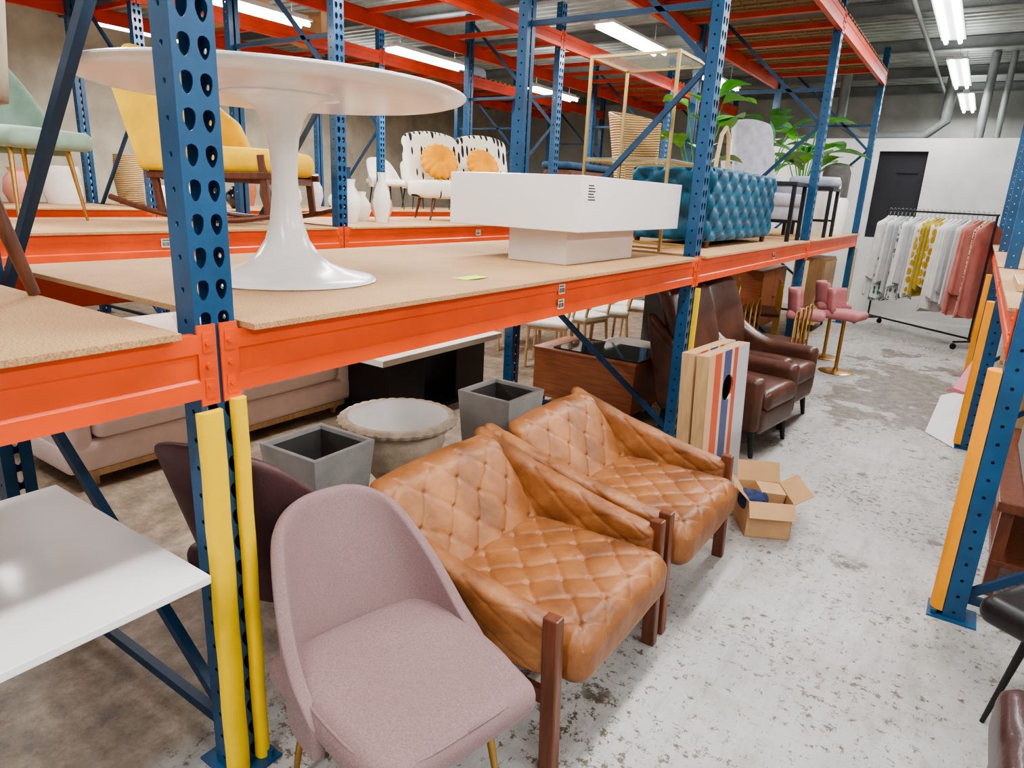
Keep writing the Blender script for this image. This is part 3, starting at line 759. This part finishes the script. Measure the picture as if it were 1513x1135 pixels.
# loveseat
LX,LY,LR=-5.45,6.9,math.radians(-32)
t=T("loveseat",(LX,LY,Z2),LR,"small loveseat in cream fabric with black brush-stroke pattern","sofa")
def wb2(p):
    x,y,z=p;k=(z+.3)/.6
    hump=math.sin(min(1,abs(y)/.7)*PI)
    return (x-.2*k,y,.38+(.60+.08*max(0,hump)**.6)*k)
obj(MB().cushion((.08,.70,.3),.07,60,warp=wb2,c=(-.25,0,0)),"backrest","dash",t,smooth=True,angle=180)
obj(MB().cushion((.34,.68,.1),.06,26,puff=.15,c=(.08,0,.36)),"seat","dash",t,smooth=True,angle=180)
for s in(-1,1):
    for sx in(.32,-.25): obj(MB().cyl((sx,s*.5,.28),(sx*1.15,s*.56,0),.024,.012,n=10),"leg","walnut",t,smooth=True)
def pumpkin(loc,rot,r):
    def pf(i,j):
        th=2*PI*i;ph=-PI/2+PI*j
        rr=r*math.cos(ph)**.8*(1-.08*(abs(math.cos(th*8))**4)) if math.cos(ph)>1e-6 else 0
        z=r*.42*math.sin(ph)*(1-.55*math.exp(-(rr/(r*.25))**2))
        return (rr*math.cos(th),rr*math.sin(th),z)
    t=T("pumpkin_cushion",loc,rot,"round pleated orange velvet pumpkin cushion on the loveseat","cushion","orange pumpkin cushions")
    obj(MB().grid(pf,96,24,True),"cushion_body","orangevel",t,smooth=True,angle=180)
    obj(MB().lathe([(0,0),(.02,0),(.024,.006),(.015,.012),(0,.013)],14,(0,0,r*.2)),"button","orangevel",t,smooth=True)
c30=math.cos(LR);s30=math.sin(LR)
def l2w(x,y,z): return (LX+x*c30-y*s30,LY+x*s30+y*c30,Z2+z)
pumpkin(l2w(-.06,-.32,.69),(0,math.radians(62),LR),.24)
pumpkin(l2w(-.02,.24,.67),(0,math.radians(60),LR+.25),.23)
t=T("navy_bench",(-5.3,9.45,Z2),0,"tall navy upholstered bench with dark wooden legs","bench")
obj(MB().cushion((.25,.65,.05),.04,20,c=(0,0,.78)),"seat","navy",t,smooth=True,angle=180)
obj(MB().box(-.22,.22,-.6,.6,.66,.72),"apron","walnut",t)
for sx in(-.2,.2):
    for sy in(-.57,.57): obj(MB().bar((sx,sy,0),(sx,sy,.68),.04,.04),"leg","walnut",t)
t=T("wicker_chair",(-2.82,6.25,1.391),math.radians(-20),"woven wicker high-back chair on the shelf","chair")
def wk(i,j):
    th=(-1+2*i)*math.radians(100);r=.20+.07*j;return (-r*math.cos(th)-.08*j,r*math.sin(th),.42+.74*j*(1-.12*(abs(-1+2*i))**2))
obj(MB().grid(wk,40,14),"backrest","wicker",t,smooth=True,angle=180,solid=.025)
obj(MB().lathe([(0,.4),(.24,.4),(.26,.43),(.24,.47),(0,.48)],30),"seat","wicker",t,smooth=True)
for sx,sy in((.16,.16),(.16,-.16),(-.16,.16),(-.16,-.16)): obj(MB().cyl((sx,sy,.42),(sx*1.1,sy*1.1,0),.02,.018),"leg","wicker",t,smooth=True)
# ------------------------------------------------------------------ bay 2/3 shelf items
ZS=1.391
t=wingchair((-2.3,8.85,ZS),math.radians(-35),'grey',"pale grey button-tufted high-back armchair on the shelf",tuft=[(0,1,6,8,.03),(0,-1,6,8,.02)],h=1.38)
def stool(loc,rz,cush,label):
    t=T("side_stool",loc,rz,label,"stool")
    obj(MB().box(-.27,.27,-.27,.27,.56,.60),"seat_board","black",t,bevel=.006)
    for sx in(-.24,.24):
        for sy in(-.24,.24): obj(MB().bar((sx,sy,0),(sx,sy,.56),.04,.04),"leg","black",t,bevel=.003)
    for sy in(-.24,.24): obj(MB().bar((-.24,sy,.2),(.24,sy,.2),.025,.025),"stretcher","black",t)
    if cush: obj(MB().cushion((.27,.27,.06),.05,16,puff=.2,c=(0,0,.66)),"cushion","greyc",t,smooth=True,angle=180)
stool((-1.9,7.75,ZS),0,False,"black wooden side table on the shelf")
stool((-1.85,9.45,ZS),0,True,"black stool with grey padded cushion on the shelf")
def vase(name,loc,prof,mt,label):
    return tag(obj(MB().lathe(prof,28),name,mt,smooth=True,angle=50,loc=loc),label,"vase")
cylp=lambda r,h:[(0,0),(r*.9,0),(r,h*.1),(r,h*.9),(r*.8,h),(r*.7,h),(r*.75,h*.9),(r*.75,h*.5),(0,h*.5)]
vase("floor_vase",(-1.8,10.1,ZS),cylp(.15,.75),'ceramic',"tall white ceramic floor vase on the shelf")
vase("floor_vase",(-1.75,10.6,ZS),cylp(.15,.5),'ceramic',"short white ceramic floor vase on the shelf")
vase("floor_planter",(-1.9,11.1,ZS),cylp(.19,.95),'cementd',"tall charcoal floor planter on the shelf")
tag(obj(MB().tube([(.0,-.16,0),(0,-.2,.5),(0,-.19,.8),(0,-.12,1.05),(0,0,1.13),(0,.12,1.05),(0,.19,.8),(0,.2,.5),(0,.16,0)],.022,10),"bentwood_arch","tan",smooth=True,loc=(-2.45,7.55,ZS)),"pale bentwood arch standing behind the ottoman","arch")
def leafmesh(mb,base,dirv,L,Wd,droop):
    d=Vector(dirv).normalized();side=d.cross(Vector((0,0,1))).normalized();up=side.cross(d)
    prof=[.05,.45,.85,1,.92,.6,.03];n=len(prof)-1;vs=[];fs=[]
    for i,p in enumerate(prof):
        t_=i/n;c=Vector(base)+d*L*t_-Vector((0,0,1))*droop*t_*t_*L
        for s in(-1,0,1): vs.append(c+side*s*p*Wd/2+up*(abs(s)*.15*p*Wd))
    for i in range(n):
        for k in(0,1):
            a=i*3+k;fs.append((a,a+1,a+4,a+3))
    mb.add(vs,fs)
def plant(loc,potr,poth,H,nl,L,Wd,mt,potm,label,seed,spread=.5):
    random.seed(seed)
    t=T("potted_plant",loc,0,label,"plant")
    obj(MB().lathe([(0,0),(potr*.75,0),(potr,poth),(potr*.9,poth),(potr*.85,poth*.85),(0,poth*.85)],28),"pot",potm,t,smooth=True,angle=50)
    lm=MB();sm_=MB()
    for i in range(nl):
        an=2*PI*i/nl*2.4+random.uniform(-.3,.3);h=H*random.uniform(.5,1)
        r=spread*random.uniform(.3,1)
        p=(math.cos(an)*r,math.sin(an)*r,h)
        sm_.tube([(0,0,poth*.8),(p[0]*.3,p[1]*.3,h*.6),p],.008,6)
        leafmesh(lm,p,(math.cos(an),math.sin(an),random.uniform(.1,.9)),L*random.uniform(.8,1.1),Wd,.35)
    obj(sm_,"stems","leafd",t,smooth=True);obj(lm,"leaves",mt,t,smooth=True,angle=180)
plant((-2.8,7.75,ZS),.14,.26,1.5,11,.44,.38,'leaf','ceramic',"leafy artificial plant with broad bright green leaves",1,.28)
plant((-2.65,10.0,ZS),.17,.7,1.5,18,.5,.26,'leafd','ceramic',"tall potted palm with long green leaves in a white pot",5,.28)
plant((-2.4,11.3,ZS),.17,.4,1.6,18,.62,.36,'leaf','ceramic',"tall artificial banana plant with wide bright leaves",9,.32)
Z3=1.387
vase("dimpled_pot",(-8.9,3.75,Z3),[(0,0),(.17,0),(.2,.1),(.2,.3),(.18,.42),(.17,.42),(.17,.3),(0,.3)],'ceramic',"white dimpled ceramic pot on the far shelf")
vase("white_pot",(-8.5,4.65,Z3),[(0,0),(.15,0),(.17,.24),(.16,.25),(.13,.2),(0,.2)],'ceramic',"plain white ceramic pot on the far shelf")
vase("white_pot",(-8.2,5.0,Z3),[(0,0),(.15,0),(.17,.24),(.16,.25),(.13,.2),(0,.2)],'ceramic',"plain white ceramic pot on the far shelf")
vase("blush_vase",(-8.9,3.3,Z3),[(0,0),(.1,0),(.15,.12),(.13,.26),(.07,.34),(.09,.38),(0,.37)],'blushcer',"round-bellied blush glazed vase on the far shelf")
vase("woven_basket",(-9.0,4.6,Z3),[(0,0),(.16,0),(.2,.3),(.18,.6),(.17,.6),(0,.55)],'wicker',"tall woven basket on the far shelf")
vase("black_vase",(-8.0,5.4,Z3),[(0,0),(.06,0),(.14,.1),(.13,.2),(.05,.26),(.06,.28),(0,.28)],'darkglass',"round black glass vase on the far shelf")
for i,(x,y,h,r) in enumerate([(-5.3,4.85,.42,.12),(-5.5,5.2,.3,.1),(-5.15,5.15,.5,.09),(-8.3,6.5,.4,.14),(-8.4,7.0,.5,.12),(-8.3,7.35,.3,.15),(-5.6,5.6,.35,.12),(-8.0,5.9,.55,.13),(-8.8,5.6,.45,.15),(-8.9,6.2,.6,.12),(-8.8,6.8,.35,.16),(-5.9,5.35,.55,.11)]):
    vase("ceramic_vase",(x,y,Z3),[(0,0),(r*.6,0),(r,h*.35),(r*.9,h*.6),(r*.4,h*.85),(r*.5,h),(r*.4,h),(0,h*.8)],['ceramic','cream','ceramic','urn','cement','ceramic','blushcer','cementd','wicker','deskwood','orangevel','navy'][i],"bulbous %s vase on a rack shelf"%['white','cream','slim white','sandy','grey','squat white','blush','charcoal','woven','wooden','ochre','navy'][i])
# table lamps and far clutter
def tlamp(loc,mt,hh):
    t=T("table_lamp",loc,0,"table lamp with pale drum shade on a rack shelf","lamp","table lamps on the racks")
    obj(MB().lathe([(0,0),(.09,0),(.1,.02),(.05,.05),(.09,hh*.2),(.06,hh*.42),(.015,hh*.5),(.015,hh*.62),(0,hh*.62)],24),"lamp_base",mt,t,smooth=True,angle=60)
    obj(MB().grid(lambda i,j:((.2-.04*j)*math.cos(2*PI*i),(.2-.04*j)*math.sin(2*PI*i),hh*(.55+.45*j)),32,3,True),"lamp_shade","cream",t,smooth=True,solid=.006)
for p,mt,hh in(((-8.5,1.6,Z3),'blushcer',.7),((-8.9,2.2,Z3),'brass',.85),((-8.3,2.6,Z3),'teal',.65),((-5.9,8.1,Z2),'ceramic',.8),((-8.9,5.15,Z3),'darkglass',.8),((-5.8,10.6,Z2),'brass',.8)): tlamp(p,mt,hh)
def pallet(loc,rot):
    t=T("wooden_pallet",loc,rot,"raw wooden pallet leaning against the warehouse wall","pallet","wooden pallets")
    mb=MB()
    for i in range(7): mb.box(-.6+i*.175,-.6+i*.175+.11,-.5,.5,.12,.14)
    obj(mb,"top_deck","lightwood",t)
    mb=MB()
    for y in(-.48,-.05,.38): mb.box(-.6,.6,y,y+.1,.02,.12)
    obj(mb,"stringers","lightwood",t)
for i,y in enumerate((3.0,4.3,5.6,7.0)): pallet((-12.6,y,.62),(0,math.radians(82),0))
for i,(y,a,b_,h) in enumerate(((2.0,.3,.3,.4),(3.2,.35,.3,.5),(4.6,.3,.35,.35),(5.8,.4,.4,.55),(7.2,.3,.3,.45))):
    openbox((-8.6,y,3.69),.1*i,a,b_,h*.8,"open cardboard carton stored on the upper rack level")
dc=dining_chair((-8.5,8.6,Z3),-.3,'cream',"cream upholstered dining chair stored on the far rack",'black',"cream dining chairs")
for p,r_ in(((-8.5,9.4,Z3),-.4),((-8.5,10.3,Z3),-.2),((-5.4,12.0,Z3),-.2)): clone(dc,p,r_)
def rug(loc,L,r,mt):
    tag(obj(MB().cyl((0,-L/2,r),(0,L/2,r),r,n=20),"rolled_rug",mt,smooth=True,loc=loc),"rolled-up rug lying on the rack shelf","rug","rolled rugs")
rug((-8.4,10,3.69),2,.15,'greyc');rug((-5.95,8.75,Z2),1.0,.1,'navy');rug((-5.6,8.75,Z2),1.0,.09,'black')
c0=T("dining_chair",(-3.55,6.0,0),math.radians(200),"light oak dining chair with cream seat pad","chair","oak dining chairs")
obj(MB().cushion((.22,.23,.03),.028,14,c=(0,0,.47)),"seat","cream",c0,smooth=True,angle=180)
for s in(-1,1):
    obj(MB().cyl((.19,s*.19,.44),(.21,s*.2,0),.018,.014),"leg","lightwood",c0,smooth=True)
    obj(MB().tube([(-.23,s*.2,0),(-.19,s*.19,.45),(-.27,s*.19,.82)],.017),"leg","lightwood",c0,smooth=True)
obj(MB().tube([(-.26,-.2,.8),(-.29,0,.82),(-.26,.2,.8)],.028),"backrest","lightwood",c0,smooth=True)
obj(MB().box(-.2,.2,-.2,.2,.41,.44),"seat_frame","lightwood",c0)
for p in((-3.5,6.6,0),(-3.45,7.2,0),(-3.4,7.8,0),(-4.2,6.4,0),(-4.2,7.1,0)): clone(c0,p,math.radians(random.choice([190,205,170])))
def barstool(loc,rz):
    t=T("bar_stool",loc,rz,"pink velvet stool on a round brass pedestal","stool","pink pedestal stools")
    obj(MB().cushion((.19,.18,.045),.04,16,puff=.2,c=(0,0,.64)),"seat","pinkseat",t,smooth=True,angle=180)
    obj(MB().grid(lambda i,j:(-.17*math.cos((i-.5)*2.4)-.03*j,.18*math.sin((i-.5)*2.4),.66+.25*j),20,5),"backrest","pinkseat",t,smooth=True,solid=.045,angle=180)
    obj(MB().lathe([(0,0),(.17,0),(.18,.006),(.16,.012),(.03,.02),(.02,.05),(.02,.6),(0,.6)],28),"pedestal","brass",t,smooth=True)
    return t
bs=barstool((-1.05,8.05,0),-.2);clone(bs,(-1.3,8.75,0),.3);clone(bs,(-1.38,7.7,0),.1)
t=T("brass_frame_bench",(-1.5,6.85,0),0,"open brass tube bench frame with dark seat","bench","brass frame benches")
for y in(-.3,-.1,.1,.3):
    for sx in(.25,-.25):
        obj(MB().tube([(sx,y-.08,0),(sx,y-.08,.75),(sx,y-.04,.82),(sx,y+.04,.82),(sx,y+.08,.75),(sx,y+.08,0)],.008),"hoop","brass",t,smooth=True)
obj(MB().box(-.25,.25,-.38,.38,.42,.46),"seat","brownleather",t,bevel=.01)
clone(t,(-2.2,8.9,0),.3)
def cabinet(loc,rz,w,d,h,mt,label):
    t=T("storage_cabinet",loc,rz,label,"cabinet")
    obj(MB().box(-d/2,d/2,-w/2,w/2,.1,h),"body",mt,t,bevel=.006)
    for s in(-1,1):
        dd=obj(MB().box(d/2,d/2+.018,(s*w/4)-w/4+.01,(s*w/4)+w/4-.01,.13,h-.03),"door",mt,t,bevel=.003)
        obj(MB().cyl((d/2+.018,s*.04,h*.55),(d/2+.045,s*.04,h*.55),.01),"knob","brass",dd,smooth=True)
    for sx in(-d/2+.04,d/2-.04):
        for sy in(-w/2+.05,w/2-.05): obj(MB().cyl((sx,sy,.1),(sx,sy,0),.02,.015),"leg","black",t,smooth=True)
    return t
cabinet((-2.6,7.2,0),0,1.0,.45,.8,'cementd',"dark grey two-door cabinet stored under the rack")
cabinet((-2.55,10.0,0),0,1.3,.5,.9,'deskwood',"walnut two-door cabinet stored under the rack")
cabinet((-5.4,6.0,0),0,1.6,.5,.85,'wallw',"white two-door cabinet stored under the second rack")
cabinet((-5.4,9.6,0),0,1.6,.5,.9,'deskwood',"walnut two-door cabinet stored under the second rack")
cabinet((-1.95,10.9,0),0,.9,.4,1.05,'lightwood',"light wood cabinet stored under the rack end")
# ------------------------------------------------------------------ clothes rail
P0=Vector((-1.25,12.05,0));P1=Vector((.13,10.85,0));dv=(P1-P0).normalized();L=(P1-P0).length
ang=math.atan2(dv.y,dv.x)
t=T("clothes_rail",P0,ang,"black metal rolling clothes rail packed with garments","clothes rack")
obj(MB().cyl((-.02,0,1.76),(L+.02,0,1.76),.014),"top_rail","black",t,smooth=True)
for x in(0,L): obj(MB().cyl((x,0,.12),(x,0,1.76),.014),"upright","black",t,smooth=True)
obj(MB().cyl((0,0,.14),(L,0,.14),.014),"bottom_rail","black",t,smooth=True)
for x in(0,L):
    obj(MB().cyl((x,-.25,.1),(x,.25,.1),.014),"foot_bar","black",t,smooth=True)
    for y in(-.24,.24): obj(MB().cyl((x-.015,y,.04),(x+.015,y,.04),.04,n=16),"wheel","rubber",t,smooth=True)
gm=['wcloth','tealpat','wcloth','gcloth','greypat','wcloth','gcloth','wcloth','mustpat','ocloth','mustpat','wcloth','wcloth','gcloth','wcloth','pcloth','dotpat','pcloth']
def garment(i,x,mt,ln):
    random.seed(i);g=T("hanging_garment",P0+dv*x,ang+random.uniform(-.12,.12),"%s hanging from the clothes rail"%{'wcloth':"plain white garment",'tealpat':"teal and white printed garment",'gcloth':"pale grey garment",'greypat':"grey and white printed garment",'mustpat':"mustard and cream patterned garment",'ocloth':"olive green garment",'pcloth':"soft pink garment",'dotpat':"cream dotted garment"}[mt],"clothing","garments on the rail")
    ph=random.uniform(0,6);wd=random.uniform(.9,1.15)
    rings=[];nn=28
    for k in range(15):
        f=k/14;z=1.69-ln*f;hw=(.22+.05*f if f>.06 else .06+.16*f/.06)*wd;th=.024+.024*f
        rg=[]
        for q in range(nn):
            a=2*PI*q/nn;y=hw*math.cos(a);xx=th*math.sin(a)+.018*f*math.sin(y*30+ph)+.012*math.sin(y*55+ph*2)*f
            rg.append((xx,y,z-.04*abs(math.cos(a))*(1-f)+.03*f*math.sin(a*3+ph)))
        rings.append(rg)
    obj(MB().loft(rings),"cloth",mt,g,smooth=True,angle=70)
    obj(MB().tube([(0,0,1.69),(0,0,1.73),(0,.02,1.75),(0,.02,1.785),(0,0,1.80),(0,-.02,1.785)],.004,6),"hanger_hook","steel",g,smooth=True)
ng=24
for i in range(ng):
    garment(i,.06+(L-.12)*i/(ng-1),gm[int(i*len(gm)/ng)],random.Random(i).uniform(.9,1.28))
# ------------------------------------------------------------------ right rack contents
t=T("side_table",(.75,4.3,0),0,"reddish-brown wooden table under the opposite rack","table")
obj(MB().box(-.45,.45,-.7,.7,.45,.5),"table_top","legwood",t,bevel=.005)
obj(MB().box(-.42,.42,-.65,.65,.16,.19),"lower_shelf","legwood",t,bevel=.004)
for sx in(-.4,.4):
    for sy in(-.62,.62): obj(MB().bar((sx,sy,0),(sx,sy,.45),.05,.05),"leg","legwood",t)
tag(obj(MB().box(-.3,.3,-.4,.4,0,.25),"grey_crate","greyside",loc=(.7,4.2,.502),bevel=.01),"grey painted crate sitting on the wooden table","crate")
tag(obj(MB().box(.0,.9,0,.7,0,.04),"tabletop_panel","lightwood",loc=(.2,4.2,1.392),bevel=.004),"loose light-wood tabletop panel lying on the shelf","panel")
cabinet((.8,7.3,0),PI,1.4,.8,.9,'lightwood',"light wood cabinet stored under the opposite rack")
cabinet((.8,7.5,1.392),PI,1.4,.7,.7,'wallw',"white cabinet standing on the opposite rack shelf")
cabinet((.8,10.2,1.392),PI,1.4,.7,.8,'cementd',"charcoal cabinet standing on the opposite rack shelf")
cabinet((.8,10.2,0),PI,1.4,.7,.9,'cream',"cream cabinet stored under the opposite rack")
tag(obj(MB().add([(.05,6.45,.38),(.26,6.95,.85),(.28,6.4,.33),(.0,6.5,.34)],[(0,1,2),(0,2,3)]),"pink_panel","hotpink",solid=.01),"pink triangular cushion corner poking out of the rack","panel")
tag(obj(MB().add([(-.07,6.3,.005),(.14,6.0,.005),(.16,6.9,.28),(-.02,6.8,.22)],[(0,1,2,3)]),"white_sheet","paper",solid=.004),"white plastic sheet spilling onto the floor","sheet")
t=dining_chair((.66,2.70,0),math.radians(150),'black',"black shell chair with thin black metal legs",'black')
t=T("leather_armchair",(.66,1.75,0),PI,"dark brown tufted leather seat at the aisle edge","armchair")
obj(MB().cushion((.38,.36,.1),.05,26,tuft=[(2,1,6,6,.02)],puff=.1,c=(0,0,.42)),"seat_cushion","darkleather",t,smooth=True,angle=180)
obj(MB().cushion((.36,.34,.08),.03,12,c=(0,0,.26)),"seat_base","darkleather",t,smooth=True,angle=180)
obj(MB().cushion((.08,.36,.3),.06,20,tuft=[(0,1,6,6,.02)],warp=lambda p:(p[0]-p[2]*.3,p[1],p[2]),c=(-.36,0,.68)),"backrest","darkleather",t,smooth=True,angle=180)
for s in(-1,1):
    for sx in(.3,-.3): obj(MB().cyl((sx,s*.28,.2),(sx*1.1,s*.3,0),.02,.012),"leg","black",t,smooth=True)
